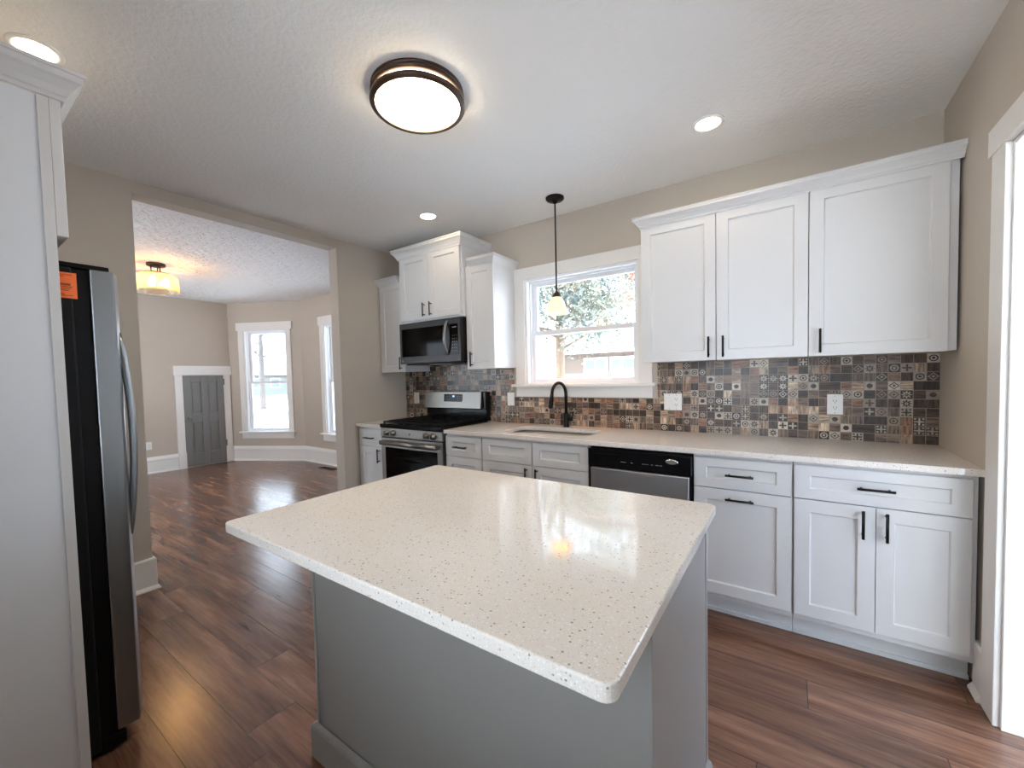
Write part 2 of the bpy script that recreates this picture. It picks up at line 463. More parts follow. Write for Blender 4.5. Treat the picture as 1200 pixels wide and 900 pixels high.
# dining room
A, B_, C_, D_ = (-8.45, .04), (-7.28, .65), (-5.55, .65), (-4.5, .05)
bay = [(A, B_), (B_, C_), (C_, D_)]
wall('wall_far', (-8.45, -4.6), A, HD, .15, label='pale greige far wall of the dining room', ext0=.2, ext1=.05)
BW1 = (.28, 1.052, .50, 2.195)
L2 = 1.73
BW2 = (.66, 1.37, .50, 2.195)
wall('wall_bay_left', A, B_, HD, .15, [BW1], label='angled bay wall of the dining room with the fully visible window', ext0=.03, ext1=.05)
wall('wall_bay_center', B_, C_, HD, .15, [BW2], label='bay wall of the dining room with the window cut off by the opening', ext1=.05)
wall('wall_bay_right', C_, D_, HD, .15, [(.25, 1.0, .50, 2.195)], label='bay wall hidden behind the kitchen')
wall('wall_dining_back', D_, (-4.0, .05), HD, .15, label='short dining wall beside the kitchen')
wall('wall_dining_front', (XL - TH, -4.6), (-8.45, -4.6), HD, .15, [(1.2, 3.6, .5, 2.2)], label='dining wall opposite the bay')
wall('wall_dining_side', (XL - TH, -3.9), (XL - TH, -4.75), HD, .1, label='short wall joining kitchen and dining room')

# ------------------------------------------------------------------ windows
def window(idx, P, Q, op, thick, depth, cas=.095, head=.11, over=.025, stool_out=.04, apron=.095, trim=True, portal_on=True, stile=.042, label=''):
    xf, L = wallframe(P, Q); s0, s1, z0, z1 = op
    org = xf @ Vector(((s0 + s1) / 2, 0, z0))
    root = empty('window_%d' % idx, org, label, 'window', kind='structure')
    g = -1
    if trim:
        c = MB(xf)
        c.box(s0 - cas, s0, -.02, 0, z0, z1); c.build('casing', M['trim'], root, .002)
        c = MB(xf); c.box(s1, s1 + cas, -.02, 0, z0, z1); c.build('casing', M['trim'], root, .002)
        c = MB(xf); c.box(s0 - cas - over, s1 + cas + over, -.024, 0, z1, z1 + head); c.build('head_casing', M['trim'], root, .002)
        c = MB(xf); c.box(s0 - cas - .03, s1 + cas + .03, -.02 - stool_out, depth, z0 - .024, z0); c.build('stool', M['trim'], root, .004)
        c = MB(xf); c.box(s0 - cas, s1 + cas, -.018, 0, z0 - .024 - apron, z0 - .024); c.build('apron', M['trim'], root, .002)
    j = MB(xf); t = .018
    j.box(s0, s0 + t, 0, thick, z0, z1); j.box(s1 - t, s1, 0, thick, z0, z1); j.box(s0 + t, s1 - t, 0, thick, z1 - t, z1); j.box(s0 + t, s1 - t, 0, thick, z0 - .02, z0 + .006)
    j.box(s0 + t, s0 + t + .012, depth - .03, depth - .012, z0, z1 - t); j.box(s1 - t - .012, s1 - t, depth - .03, depth - .012, z0, z1 - t); j.box(s0 + t, s1 - t, depth - .03, depth - .012, z1 - t - .012, z1 - t)
    j.build('jamb', M['vinyl'], root, .0015)
    a, b = s0 + t, s1 - t; zm = z0 + (z1 - z0) * .485
    for nm, za, zb, d in (('lower_sash', z0 + .006, zm + .02, depth - .012), ('upper_sash', zm - .018, z1 - t, depth + .026)):
        m_ = MB(xf); st = stile; bot = .036
        m_.box(a, a + st, d, d + .034, za, zb); m_.box(b - st, b, d, d + .034, za, zb)
        m_.box(a + st, b - st, d, d + .034, za, za + bot); m_.box(a + st, b - st, d, d + .034, zb - bot, zb)
        so = m_.build(nm, M['vinyl'], root, .003)
        p = MB(xf); p.box(a + st - .004, b - st + .004, d + .015, d + .019, za + bot - .004, zb - bot + .004); p.build('pane', M['pane'], so)
    if portal_on:
        c3 = xf @ Vector(((s0 + s1) / 2, thick + .02, (z0 + z1) / 2)); n3 = -(xf.to_3x3() @ Vector((0, 1, 0)))
        portal(c3, n3, s1 - s0, z1 - z0)
    return root

# for wall_back travel so that d points outside (+y): P on the left, Q on the right
window(1, (XL, 0), (XR, 0), (KW[0] - XL, KW[1] - XL, KW[2], KW[3]), .16, .075, .095, .095, .0, .035, .085, label='white double-hung window over the sink')
window(2, A, B_, BW1, .15, .075, .09, .13, .03, label='white double-hung window on the angled bay wall')
window(3, B_, C_, BW2, .15, .075, .09, .13, .03, label='white double-hung bay window partly hidden by the opening edge')
window(4, C_, D_, (.25, 1.0, .50, 2.195), .15, .075, .09, .13, .03, label='bay window hidden behind the kitchen wall')
window(5, (XL - TH, -4.6), (-8.45, -4.6), (1.2, 3.6, .5, 2.2), .15, .075, .09, .13, .03, label='dining room window opposite the bay')
window(6, (XR, -3.45), (XL, -3.45), (-XL - 3.45, -XL - 2.35, .80, 2.10), .14, .075, .09, .11, .02, label='added unseen kitchen window opposite the sink, a daylight source')  # unseen opening added to bring frontal daylight into the kitchen

# right doorway: casing, jamb, glazed outer door
c = MB(); c.box(-.02, 0, -.82, -.70, 0, 2.098); c.box(-.02, 0, -1.70, -1.58, 0, 2.098); c.box(-.024, 0, -1.73, -.675, 2.098, 2.195)
c.build('trim_1', M['trim'], kind='structure', bevel=.003, label='white casing of the doorway at the right edge', cat='trim')
c = MB(); c.box(-.002, .142, -.835, -.82, 0, 2.095); c.box(-.002, .142, -1.58, -1.565, 0, 2.095); c.box(-.002, .142, -1.565, -.835, 2.08, 2.095)
c.build('trim_2', M['trim'], kind='structure', bevel=.002, label='white jamb lining the doorway at the right edge', cat='trim')
portal((.17, -1.20, 1.04), (-1, 0, 0), .74, 2.08)

# ------------------------------------------------------------------ baseboards
def bb_prof(h, t=.016, capo=.008):
    return [(0, 0), (.028, 0), (.028, .012), (t + .004, .024), (t, .03), (t, h * .74), (t + capo, h * .76), (t + capo * .6, h * .86), (t * .5, h), (0, h)]
def baseboard(name, path, h, label):
    b = MB(); b.sweep(bb_prof(h), path, 0); b.build(name, M['trim'], kind='structure', bevel=.001, label=label, cat='baseboard')
# right of travel must be the room side
flatp = [(0, 0), (.03, 0), (.03, .008), (.02, .022), (.016, .026), (.016, .195), (.010, .205), (0, .205)]
b = MB(); b.sweep(flatp, [(XL - TH, -2.19), (XL, -2.19), (XL, -3.44)][::-1], 0)
b.build('baseboard_left', M['trim'], kind='structure', bevel=.001, label='white baseboard wrapping the wall end beside the refrigerator', cat='baseboard')
b = MB(); b.sweep(flatp, [(XR, -.60), (XR, -.70)], 0)
b.build('baseboard_right', M['trim'], kind='structure', bevel=.001, label='short white baseboard beside the end cabinet', cat='baseboard')
baseboard('baseboard_far', [(-8.45, -4.6), (-8.45, -.735)], .25, 'tall white baseboard left of the small grey door')
baseboard('baseboard_bay', [(-8.45, .022), A, B_, C_, D_], .25, 'tall white baseboard around the bay')

# ------------------------------------------------------------------ closet door on the far wall
xf = -8.45
c = MB(); c.box(xf, xf + .022, -.735, -.635, 0, 1.46); c.box(xf, xf + .022, -.075, .025, 0, 1.46); c.box(xf, xf + .026, -.75, .05, 1.46, 1.61)
c.box(xf, xf + .03, -.738, -.632, 0, .25); c.box(xf, xf + .03, -.078, .03, 0, .25)
c.build('trim_3', M['trim'], kind='structure', bevel=.003, label='white casing around the small grey door', cat='trim')
dr = empty('door_1', (xf, -.355, 0), 'small grey four-panel closet door on the far wall', 'door', kind='structure')
d = MB(); y0, y1 = -.632, -.078; zb, zt = .02, 1.455; xs = xf + .004
d.box(xs, xs + .006, y0, y1, zb, zt)
def grid_frame(d, ys, zs, x0, x1):
    # stiles/rails as boxes between listed openings
    pass
st = .095; mid = (y0 + y1) / 2; rail = .74
for (a, b2) in ((y0, y0 + st), (mid - .045, mid + .045), (y1 - st, y1)): d.box(xs + .006, xs + .022, a, b2, zb, zt)
for (a, b2) in ((zb, zb + .2), (rail - .03, rail + .12), (zt - .1, zt)):
    d.box(xs + .006, xs + .022, y0 + st, mid - .045, a, b2); d.box(xs + .006, xs + .022, mid + .045, y1 - st, a, b2)
for (a, b2) in ((y0 + st, mid - .045), (mid + .045, y1 - st)):
    for (p, q) in ((zb + .2, rail - .03), (rail + .12, zt - .1)): d.box(xs + .006, xs + .011, a + .022, b2 - .022, p + .022, q - .022)
dl = d.build('door_slab', M['doorgrey'], dr, .003)
k = MB(); k.lathe([(.012, 0), (.012, .02), (.026, .028), (.03, .042), (.022, .056), (0, .06)], (xs + .022, y0 + .05, .78), 'x', 16); k.build('knob', M['doorgrey'], dr)
for z in (.28, 1.30):
    k = MB(); k.box(xs + .01, xf + .032, y1 - .006, y1 + .016, z, z + .1); k.build('hinge', M['doorgrey'], dr, .002)

# ------------------------------------------------------------------ cabinet pieces
def shaker(parent, x0, x1, z0, z1, yf, stile=.06, name='door', th=.02, rec=.010, label=None, mat=None):
    m_ = MB(); bm = m_.bm
    st = min(stile, (z1 - z0) * .3); 
    O = [(x0, z0), (x1, z0), (x1, z1), (x0, z1)]
    I = [(x0 + stile, z0 + st), (x1 - stile, z0 + st), (x1 - stile, z1 - st), (x0 + stile, z1 - st)]
    e = .004
    I2 = [(x0 + stile + e, z0 + st + e), (x1 - stile - e, z0 + st + e), (x1 - stile - e, z1 - st - e), (x0 + stile + e, z1 - st - e)]
    V = lambda L, y: [bm.verts.new((x, y, z)) for x, z in L]
    o1, i1, r1, b1 = V(O, yf), V(I, yf), V(I2, yf + rec), V(O, yf + th)
    for k in range(4):
        j = (k + 1) % 4
        m_.face([o1[k], o1[j], i1[j], i1[k]]); m_.face([i1[k], i1[j], r1[j], r1[k]]); m_.face([o1[k], b1[k], b1[j], o1[j]])
    m_.face(r1); m_.face(b1)
    return m_.build(name, mat or M['cab'], parent, .0016, 2, label=label, angle=50)

def pull_v(parent, x, z0, z1, yf):
    h = MB(); h.tube([(x, yf - .030, z0), (x, yf - .030, z1)], .0058, 10)
    for z in (z0 + .016, z1 - .016): h.tube([(x, yf - .030, z), (x, yf + .001, z)], .0048, 8)
    h.build('handle', M['black'], parent)
def pull_h(parent, x0, x1, z, yf):
    h = MB(); h.tube([(x0, yf - .030, z), (x1, yf - .030, z)], .0058, 10)
    for x in (x0 + .016, x1 - .016): h.tube([(x, yf - .030, z), (x, yf + .001, z)], .0048, 8)
    h.build('handle', M['black'], parent)

YB, YD = -.61, -.63          # base box front, door front
ZT, ZB = .8685, .14          # base door top / bottom
ZD = .7085                   # drawer/door split
g = .0022
def base_box(root, x0, x1, toe=True, side_open=False):
    b = MB(); b.box(x0, x1, YB, -.015, .108, .883); b.build('carcass', M['cab'], root, .0015)
    t = MB(); t.box(x0, x1, -.535, -.02, 0, .108); t.box(x0, x1, -.548, -.535, 0, .02); t.build('toe_kick', M['cab'], root, .002)

# end base cabinet, two doors under one drawer
r = empty('base_cabinet', (-.32, -.3, 0), 'white base cabinet in the corner by the doorway, two doors under one wide drawer', 'cabinet', 'white shaker base cabinets')
base_box(r, -.6195, -.012)
d = shaker(r, -.6154, -.0296, ZD + g, ZT, YD, name='drawer'); pull_h(d, -.388, -.262, .789, YD)
d = shaker(r, -.6154, -.3207 - g / 2, ZB, ZD - g, YD); pull_v(d, -.366, .566, .692, YD)
d = shaker(r, -.3207 + g / 2, -.0296, ZB, ZD - g, YD); pull_v(d, -.287, .566, .692, YD)
# pull-out cabinet
r = empty('base_cabinet', (-.845, -.3, 0), 'white base cabinet next to the dishwasher, one drawer over a pull-out front, both handles horizontal', 'cabinet', 'white shaker base cabinets')
base_box(r, -1.0655, -.6215)
d = shaker(r, -1.0625, -.6266, ZD + g, ZT, YD, name='drawer'); pull_h(d, -.909, -.783, .787, YD)
d = shaker(r, -1.0625, -.6266, ZB, ZD - g, YD); pull_h(d, -.909, -.783, .661, YD)
# sink base
r = empty('base_cabinet', (-2.095, -.3, 0), 'white sink base cabinet under the window, two plain false fronts over two doors', 'cabinet', 'white shaker base cabinets')
b = MB(); b.box(-2.5225, -2.504, YB, -.015, .108, .883); b.box(-1.691, -1.6725, YB, -.015, .108, .883); b.box(-2.504, -1.691, YB, -.015, .108, .126); b.box(-2.504, -1.691, -.024, -.015, .126, .883); b.box(-2.504, -1.691, YB, YB + .018, .126, .883)
b.build('carcass', M['cab'], r, .0015)
t = MB(); t.box(-2.5225, -1.6725, -.535, -.02, 0, .108); t.build('toe_kick', M['cab'], r, .002)
d = shaker(r, -2.5185, -2.0869 - .004, ZD + g, ZT, YD, name='false_front'); d = shaker(r, -2.0869 + .004, -1.6755, ZD + g, ZT, YD, name='false_front')
d = shaker(r, -2.5185, -2.0869 - .004, ZB, ZD - g, YD); pull_v(d, -2.13, .566, .692, YD)
d = shaker(r, -2.0869 + .004, -1.6755, ZB, ZD - g, YD); pull_v(d, -2.048, .566, .692, YD)
# drawer base
r = empty('base_cabinet', (-2.71, -.3, 0), 'white drawer cabinet between the range and the sink cabinet', 'cabinet', 'white shaker base cabinets')
base_box(r, -2.892, -2.5245)
zz = [ZT, ZD, .43, ZB]
for i in range(3):
    d = shaker(r, -2.888, -2.5305, zz[i + 1] + g, zz[i] - (g if i else 0), YD, name='drawer')
    pull_h(d, -2.792, -2.662, (.786 if i == 0 else (zz[i] + zz[i + 1]) / 2), YD)
# left narrow base
r = empty('base_cabinet', (-3.845, -.3, 0), 'narrow white base cabinet between the range and the dining room opening', 'cabinet', 'white shaker base cabinets')
base_box(r, -4.022, -3.664)
d = shaker(r, -4.006, -3.669, ZD + g, ZT, YD, name='drawer'); pull_h(d, -3.91, -3.775, .786, YD)
d = shaker(r, -4.006, -3.669, ZB, ZD - g, YD); pull_v(d, -3.71, .566, .692, YD)

# ------------------------------------------------------------------ worktops
SX0, SX1, SY0, SY1 = -2.43, -1.745, -.53, -.17
t = MB(); t.prism([(-2.893, -.648), (-.001, -.648), (-.001, -.001), (-2.893, -.001)], .884, .914, rrect(SX0, SX1, SY0, SY1, .07)[::-1])
t.build('countertop', M['quartz'], bevel=.003, label='long pale speckled quartz countertop with the sink cut-out', cat='countertop', group='speckled quartz worktops')
t = MB(); t.prism([(XL + .001, -.648), (-3.662, -.648), (-3.662, -.001), (XL + .001, -.001)], .884, .914)
t.build('countertop', M['quartz'], bevel=.003, label='short speckled quartz countertop piece on the narrow cabinet beside the range', cat='countertop', group='speckled quartz worktops')

# backsplash
b = MB(); b.world_origin = True
b.box(XL + .002, -2.64, -.009, -.0005, .9145, 1.462); b.box(-2.64, -1.41, -.009, -.0005, .9145, 1.14); b.box(-1.41, -.0005, -.009, -.0005, .9145, 1.395)
b.build('backsplash', M['tile'], kind='structure', label='patchwork mosaic tile backsplash behind the worktop', cat='backsplash')

# sink
r = empty('sink', (-2.0875, -.35, .69), 'undermount stainless steel sink below the window', 'sink')
s = MB(); ring = []
def loop(x0, x1, y0, y1, rad, z): return [s.bm.verts.new((x, y, z)) for x, y in rrect(x0, x1, y0, y1, rad)]
e = .006
Ls = [loop(SX0 - .02, SX1 + .02, SY0 - .02, SY1 + .02, .08, .883), loop(SX0 - e, SX1 + e, SY0 - e, SY1 + e, .07, .883), loop(SX0 - e + .004, SX1 + e - .004, SY0 - e + .004, SY1 + e - .004, .066, .74), loop(SX0 + .02, SX1 - .02, SY0 + .02, SY1 - .02, .05, .70), loop(-2.13, -2.04, -.395, -.305, .045, .694)]
for a, b2 in zip(Ls, Ls[1:]):
    for k in range(len(a)): s.face([a[k], a[(k + 1) % len(a)], b2[(k + 1) % len(a)], b2[k]], True)
s.face(Ls[-1]); s.build('basin', M['sinksteel'], r)
s = MB(); s.lathe([(.045, 0), (.045, .004), (.03, .006), (.028, .002), (0, .002)], (-2.085, -.35, .694), 'z', 24); s.build('drain', M['chrome'], r)

# faucet
fx, fy, fz = -2.093, -.088, .914
r = empty('faucet', (fx, fy, fz), 'matte black gooseneck faucet behind the sink', 'faucet')
f = MB(); f.lathe([(.027, 0), (.027, .006), (.022, .010), (.0205, .02), (.0205, .10), (.018, .108), (.0135, .115)], (fx, fy, fz), 'z', 24); f.build('body', M['black'], r)
dx, dy = -.55, -.83
pts = [(fx, fy, fz + .105), (fx, fy, fz + .26)]
Rr = .062
for k in range(1, 13):
    a = math.pi * k / 13 * 1.06
    o_ = Rr * (1 - math.cos(a)); pts.append((fx + dx * o_, fy + dy * o_, fz + .26 + Rr * 1.45 * math.sin(a)))
f = MB(); f.tube(pts, .0125, 14); f.build('spout', M['black'], r)
p = Vector(pts[-1]); q = Vector(pts[-2]); dd = (p - q).normalized()
f = MB(); f.tube([p, p + dd * .03, p + dd * .035, p + dd * .10, p + dd * .115], [.0135, .0145, .0165, .0185, .016], 16); f.build('spray_head', M['black'], r)
f = MB(); f.tube([(fx, fy, fz + .062), (fx + .052, fy, fz + .062)], .014, 12); f.tube([(fx + .046, fy, fz + .062), (fx + .062, fy - .01, fz + .10), (fx + .07, fy - .016, fz + .125)], [.007, .006, .005], 8); f.build('lever', M['black'], r)

# ------------------------------------------------------------------ wall cabinets
YU, YUB = -.33, -.31
ZU0, ZU1 = 1.392, 2.2547
CP = [(0, 0), (.006, 0), (.008, .010), (.012, .012), (.020, .026), (.034, .040), (.040, .044), (.040, .058), (.044, .060), (.044, .066), (0, .066)]
CPB = [(0, 0), (.006, 0), (.008, .012), (.013, .016), (.022, .034), (.038, .054), (.046, .060), (.046, .078), (.052, .080), (.052, .090), (0, .090)]
def upper_box(root, x0, x1, z0, z1, yb, wide=True):
    b = MB(); b.box(x0, x1, yb, -.002, z0, z1); b.build('carcass', M['cab'], root, .0015)
zc = ZU1 - .012
# right pair
r = empty('wall_cabinet', (-.99, -.15, ZU0), 'wide white two-door wall cabinet next to the window, above a double outlet', 'cabinet', 'white shaker wall cabinets')
upper_box(r, -1.4245, -.5575, ZU0 + .004, ZU1 + .05, YUB)
d = shaker(r, -1.423, -.9918 - .002, ZU0, ZU1, YU); pull_v(d, -1.03, 1.409, 1.530, YU)
d = shaker(r, -.9918 + .002, -.5590, ZU0, ZU1, YU); pull_v(d, -.954, 1.408, 1.530, YU)
c = MB(); c.sweep(CP, [(-1.4245, -.003), (-1.4245, YU), (-.5570, YU)][::1], zc); 
c.build('crown', M['cab'], r, .001)
# right single
r = empty('wall_cabinet', (-.28, -.15, ZU0), 'white one-door wall cabinet in the corner by the doorway', 'cabinet', 'white shaker wall cabinets')
upper_box(r, -.5565, -.012, ZU0 + .004, ZU1 + .05, YUB)
d = shaker(r, -.5545, -.0441, ZU0, ZU1, YU); pull_v(d, -.5085, 1.409, 1.532, YU)
c = MB(); c.sweep(CP, [(-.5570, YU), (-.003, YU)], zc); c.build('crown', M['cab'], r, .001)
# narrow right of the microwave
r = empty('wall_cabinet', (-2.75, -.15, ZU0), 'narrow white wall cabinet between the microwave and the window', 'cabinet', 'white shaker wall cabinets')
upper_box(r, -2.895, -2.6035, ZU0 + .004, ZU1 + .05, YUB)
d = shaker(r, -2.893, -2.6045, ZU0, ZU1, YU); pull_v(d, -2.837, 1.414, 1.536, YU)
c = MB(); c.sweep(CP, [(-2.8445, YU), (-2.6035, YU), (-2.6035, -.003)], zc); c.build('crown', M['cab'], r, .001)
# narrow left
r = empty('wall_cabinet', (-3.84, -.15, ZU0), 'narrow white wall cabinet tucked between the microwave and the side wall', 'cabinet', 'white shaker wall cabinets')
upper_box(r, -4.03, -3.664, ZU0 + .004, ZU1 + .05, YUB)
d = shaker(r, -4.016, -3.668, ZU0, ZU1, YU); pull_v(d, -3.715, 1.414, 1.536, YU)
c = MB(); c.sweep(CP, [(-4.032, YU), (-3.718, YU)], zc); c.build('crown', M['cab'], r, .001)
# over the microwave
r = empty('wall_cabinet', (-3.28, -.18, 1.85), 'taller white two-door wall cabinet above the microwave', 'cabinet', 'white shaker wall cabinets')
upper_box(r, -3.662, -2.897, 1.842, 2.50, -.362)
xm = -3.2785
d = shaker(r, -3.650, xm - .0012, 1.858, 2.445, -.382); pull_v(d, -3.331, 1.878, 2.000, -.382)
d = shaker(r, xm + .0012, -2.909, 1.858, 2.445, -.382); pull_v(d, -3.246, 1.878, 2.000, -.382)
c = MB(); c.sweep(CPB, [(-3.662, -.003), (-3.662, -.382), (-2.897, -.382), (-2.897, -.003)], 2.428); c.build('crown', M['cab'], r, .001)

# ------------------------------------------------------------------ microwave
r = empty('microwave', (-3.28, -.2, 1.455), 'black stainless over-the-range microwave below the tall wall cabinet', 'microwave')
x0, x1, z0, z1 = -3.655, -2.9, 1.456, 1.836
b = MB(); b.box(x0 + .004, x1, -.365, -.012, z0 + .012, z1); b.build('body', M['blackplastic'], r, .003)
xs = -3.02
b = MB(); b.box(x0, x1, -.400, -.366, z0 + .006, z1 - .002); b.build('front_frame', M['blacksteel'], r, .004)
b = MB(); b.box(x0 + .03, xs - .055, -.4022, -.399, z0 + .07, z1 - .055); b.build('door_window', M['blackglass'], r, .001)
b = MB(); b.box(xs + .004, x1 - .028, -.4022, -.399, z0 + .07, z1 - .055); cp = b.build('control_panel', M['blackglass'], r, .001)
b = MB()
for i in range(6):
    for k in range(3): b.box(xs + .026 + k * .022, xs + .034 + k * .022, -.4030, -.4021, z0 + .095 + i * .026, z0 + .0985 + i * .026)
b.box(xs + .03, xs + .078, -.4030, -.4021, z1 - .085, z1 - .081)
b.build('key_lettering', M['legend'], cp)
h = MB(); hp = []
for k in range(13):
    t_ = k / 12; hp.append((xs - .03, -.402 - .042 * math.sin(math.pi * t_) ** .8, z0 + .065 + t_ * .29))
h.tube(hp, .011, 10, flat=(1.3, .7)); h.build('handle', M['steelv'], r)
b = MB(); b.lathe([(.011, 0), (.011, -.0025), (0, -.0025)], (x0 + .035, -.400, z0 + .032), 'y', 20); b.build('badge', M['legend'], r)
b = MB(); b.box(x0 + .02, x1 - .02, -.34, -.05, z0 - .004, z0 + .013); b.build('vent_grille', M['blackplastic'], r, .002)
b = MB(); b.box(-3.36, -3.16, -.32, -.24, z0 - .007, z0 - .003); b.build('cooktop_lamp', M['plastic'], r, .001)

# ------------------------------------------------------------------ range
r = empty('gas_range', (-3.278, -.33, 0), 'stainless steel gas range with black grates and oven window', 'range')
x0, x1 = -3.655, -2.899
b = MB(); b.box(x0 + .002, x1 - .002, -.60, -.03, .07, .90); b.build('body', M['enamel'], r, .003)
b = MB(); b.box(x0 + .03, x1 - .03, -.55, -.06, 0, .07); b.build('plinth', M['blackplastic'], r)
b = MB(); b.box(x0, x1, -.665, -.055, .895, .93); b.build('cooktop', M['enamel'], r, .008, 3)
b = MB(); b.box(x0, x1, -.655, -.60, .815, .894); cpn = b.build('control_panel', M['steel'], r, .005, 3)
for kx in (-3.565, -3.485, -3.08, -3.00):
    k = MB(); k.lathe([(.027, 0), (.027, -.004), (.022, -.006), (.020, -.028), (.017, -.032), (0, -.032)], (kx, -.655, .853), 'y', 22)
    k.box(kx - .004, kx + .004, -.694, -.68, .835, .871); k.build('knob', M['steel'], r)
k = MB(); k.lathe([(.009, 0), (.009, -.002), (0, -.002)], (-3.278, -.655, .853), 'y', 16); k.build('badge', M['slot'], r)
b = MB(); b.box(x0 + .004, x1 - .004, -.655, -.602, .235, .808); od = b.build('oven_door', M['steel'], r, .005, 3)
b = MB(); b.box(x0 + .06, x1 - .06, -.6575, -.654, .30, .725); b.build('oven_window', M['blackglass'], od, .001)
h = MB(); h.tube([(x0 + .035, -.694, .768), (x1 - .035, -.694, .768)], .016, 12, flat=(.8, 1.25))
for xx in (x0 + .05, x1 - .05): h.box(xx - .013, xx + .013, -.694, -.652, .755, .781)
h.build('handle', M['steel'], od)
b = MB(); b.box(x0 + .004, x1 - .004, -.648, -.602, .075, .228); b.build('storage_drawer', M['steel'], r, .005, 3)
b = MB(); b.box(x0, x1, -.072, -.012, .925, 1.03); b.box(x0 + .01, x1, -.085, -.012, 1.03, 1.19); b.build('backguard', M['enamel'], r, .004)
b = MB()
poly = [(-.118, 1.036), (-.085, 1.036), (-.082, 1.192), (-.10, 1.192)]
v0 = [b.bm.verts.new((x0 + .004, y, z)) for y, z in poly]; v1 = [b.bm.verts.new((x1 - .035, y, z)) for y, z in poly]
for i in range(4): b.face([v0[i], v0[(i + 1) % 4], v1[(i + 1) % 4], v1[i]])
b.face(v0); b.face(v1); bgp = b.build('backguard_panel', M['steel'], r, .004, 3)
tilt = lambda z: -.118 + (z - 1.036) / .156 * .018
b = MB(); zz0, zz1 = 1.098, 1.168
vv = [b.bm.verts.new(p) for p in ((-3.385, tilt(zz0) - .002, zz0), (-3.155, tilt(zz0) - .002, zz0), (-3.155, tilt(zz1) - .002, zz1), (-3.385, tilt(zz1) - .002, zz1))]
wv = [b.bm.verts.new(p) for p in ((-3.385, tilt(zz0) + .004, zz0), (-3.155, tilt(zz0) + .004, zz0), (-3.155, tilt(zz1) + .004, zz1), (-3.385, tilt(zz1) + .004, zz1))]
b.face(vv); b.face(wv)
for i in range(4): b.face([vv[i], vv[(i + 1) % 4], wv[(i + 1) % 4], wv[i]])
ds = b.build('display', M['blackglass'], r, .001)
b = MB()
def on_guard(b, xa, xb, za, zb):
    vs_ = [b.bm.verts.new(p) for p in ((xa, tilt(za) - .0028, za), (xb, tilt(za) - .0028, za), (xb, tilt(zb) - .0028, zb), (xa, tilt(zb) - .0028, zb))]; b.face(vs_)
on_guard(b, -3.276, -3.252, 1.142, 1.156); b.build('clock_digits', M['display'], ds)
b = MB()
for i in range(3):
    for sx in (-3.368, -3.345, -3.322, -3.215, -3.192, -3.170): on_guard(b, sx, sx + .010, 1.110 + i * .018, 1.114 + i * .018)
b.build('key_lettering', M['legend'], ds)
# grates and burners
for gx0, gx1 in ((x0 + .02, -3.41), (-3.405, -3.15), (-3.145, x1 - .02)):
    b = MB(); zt = .953; w_ = .006
    for yy in (-.635, -.36, -.09): b.box(gx0, gx1, yy - w_, yy + w_, zt - .012, zt)
    for xx in (gx0 + w_, (gx0 + gx1) / 2, gx1 - w_): b.box(xx - w_, xx + w_, -.635, -.09, zt - .012, zt)
    for yy in (-.50, -.22): b.box(gx0 + .03, gx1 - .03, yy - w_, yy + w_, zt - .010, zt + .002)
    for xx in (gx0 + w_, gx1 - w_):
        for yy in (-.63, -.36, -.095): b.box(xx - w_, xx + w_, yy - w_, yy + w_, .929, zt)
    b.build('grate', M['castiron'], r, .002)
for bx, by in ((-3.53, -.5), (-3.53, -.22), (-3.278, -.36), (-3.03, -.5), (-3.03, -.22)):
    b = MB(); b.lathe([(.05, 0), (.05, .008), (.036, .010), (.036, .018), (.030, .021), (0, .021)], (bx, by, .929), 'z', 24); b.build('burner', M['castiron'], r)

# ------------------------------------------------------------------ dishwasher
r = empty('dishwasher', (-1.37, -.33, 0), 'stainless dishwasher with black control strip under the long countertop', 'dishwasher')
x0, x1 = -1.667, -1.070
b = MB(); b.box(x0, x1, -.60, -.02, .10, .872); b.build('body', M['blackplastic'], r)
b = MB(); b.box(x0 + .01, x1 - .01, -.55, -.06, 0, .10); b.build('plinth', M['blackplastic'], r)
b = MB(); b.box(x0 + .012, x1 - .014, -.648, -.602, .135, .752); b.build('door', M['steeldw'], r, .006, 3)
b = MB(); b.box(x0, x1, -.652, -.602, .758, .868); cp = b.build('control_panel', M['enamel'], r, .006, 3)
b = MB(); b.box(x0 + .05, x0 + .20, -.656, -.650, .836, .842); b.build('latch_grip', M['blackplastic'], cp, .002)
b = MB()
for i, xx in enumerate((-1.46, -1.44, -1.40, -1.335, -1.31, -1.285, -1.26, -1.235)): b.box(xx, xx + (.012 if i % 3 else .020), -.6527, -.6518, .800, .803)
b.build('key_lettering', M['legend'], cp)
b = MB(); b.lathe([(.017, 0), (.017, -.003), (.013, -.004), (0, -.004)], (0, 0, 0), 'y', 24)
for v in b.bm.verts: v.co = Vector((-1.172 + v.co.x * 2.0, -.652 + v.co.y, .829 + v.co.z * .85))
b.build('badge', M['chrome'], cp)
for xa in (x1 - .012, x0):
    b = MB(); b.box(xa, xa + .011, -.640, -.602, .11, .755); b.build('side_trim', M['blackplastic'], r)

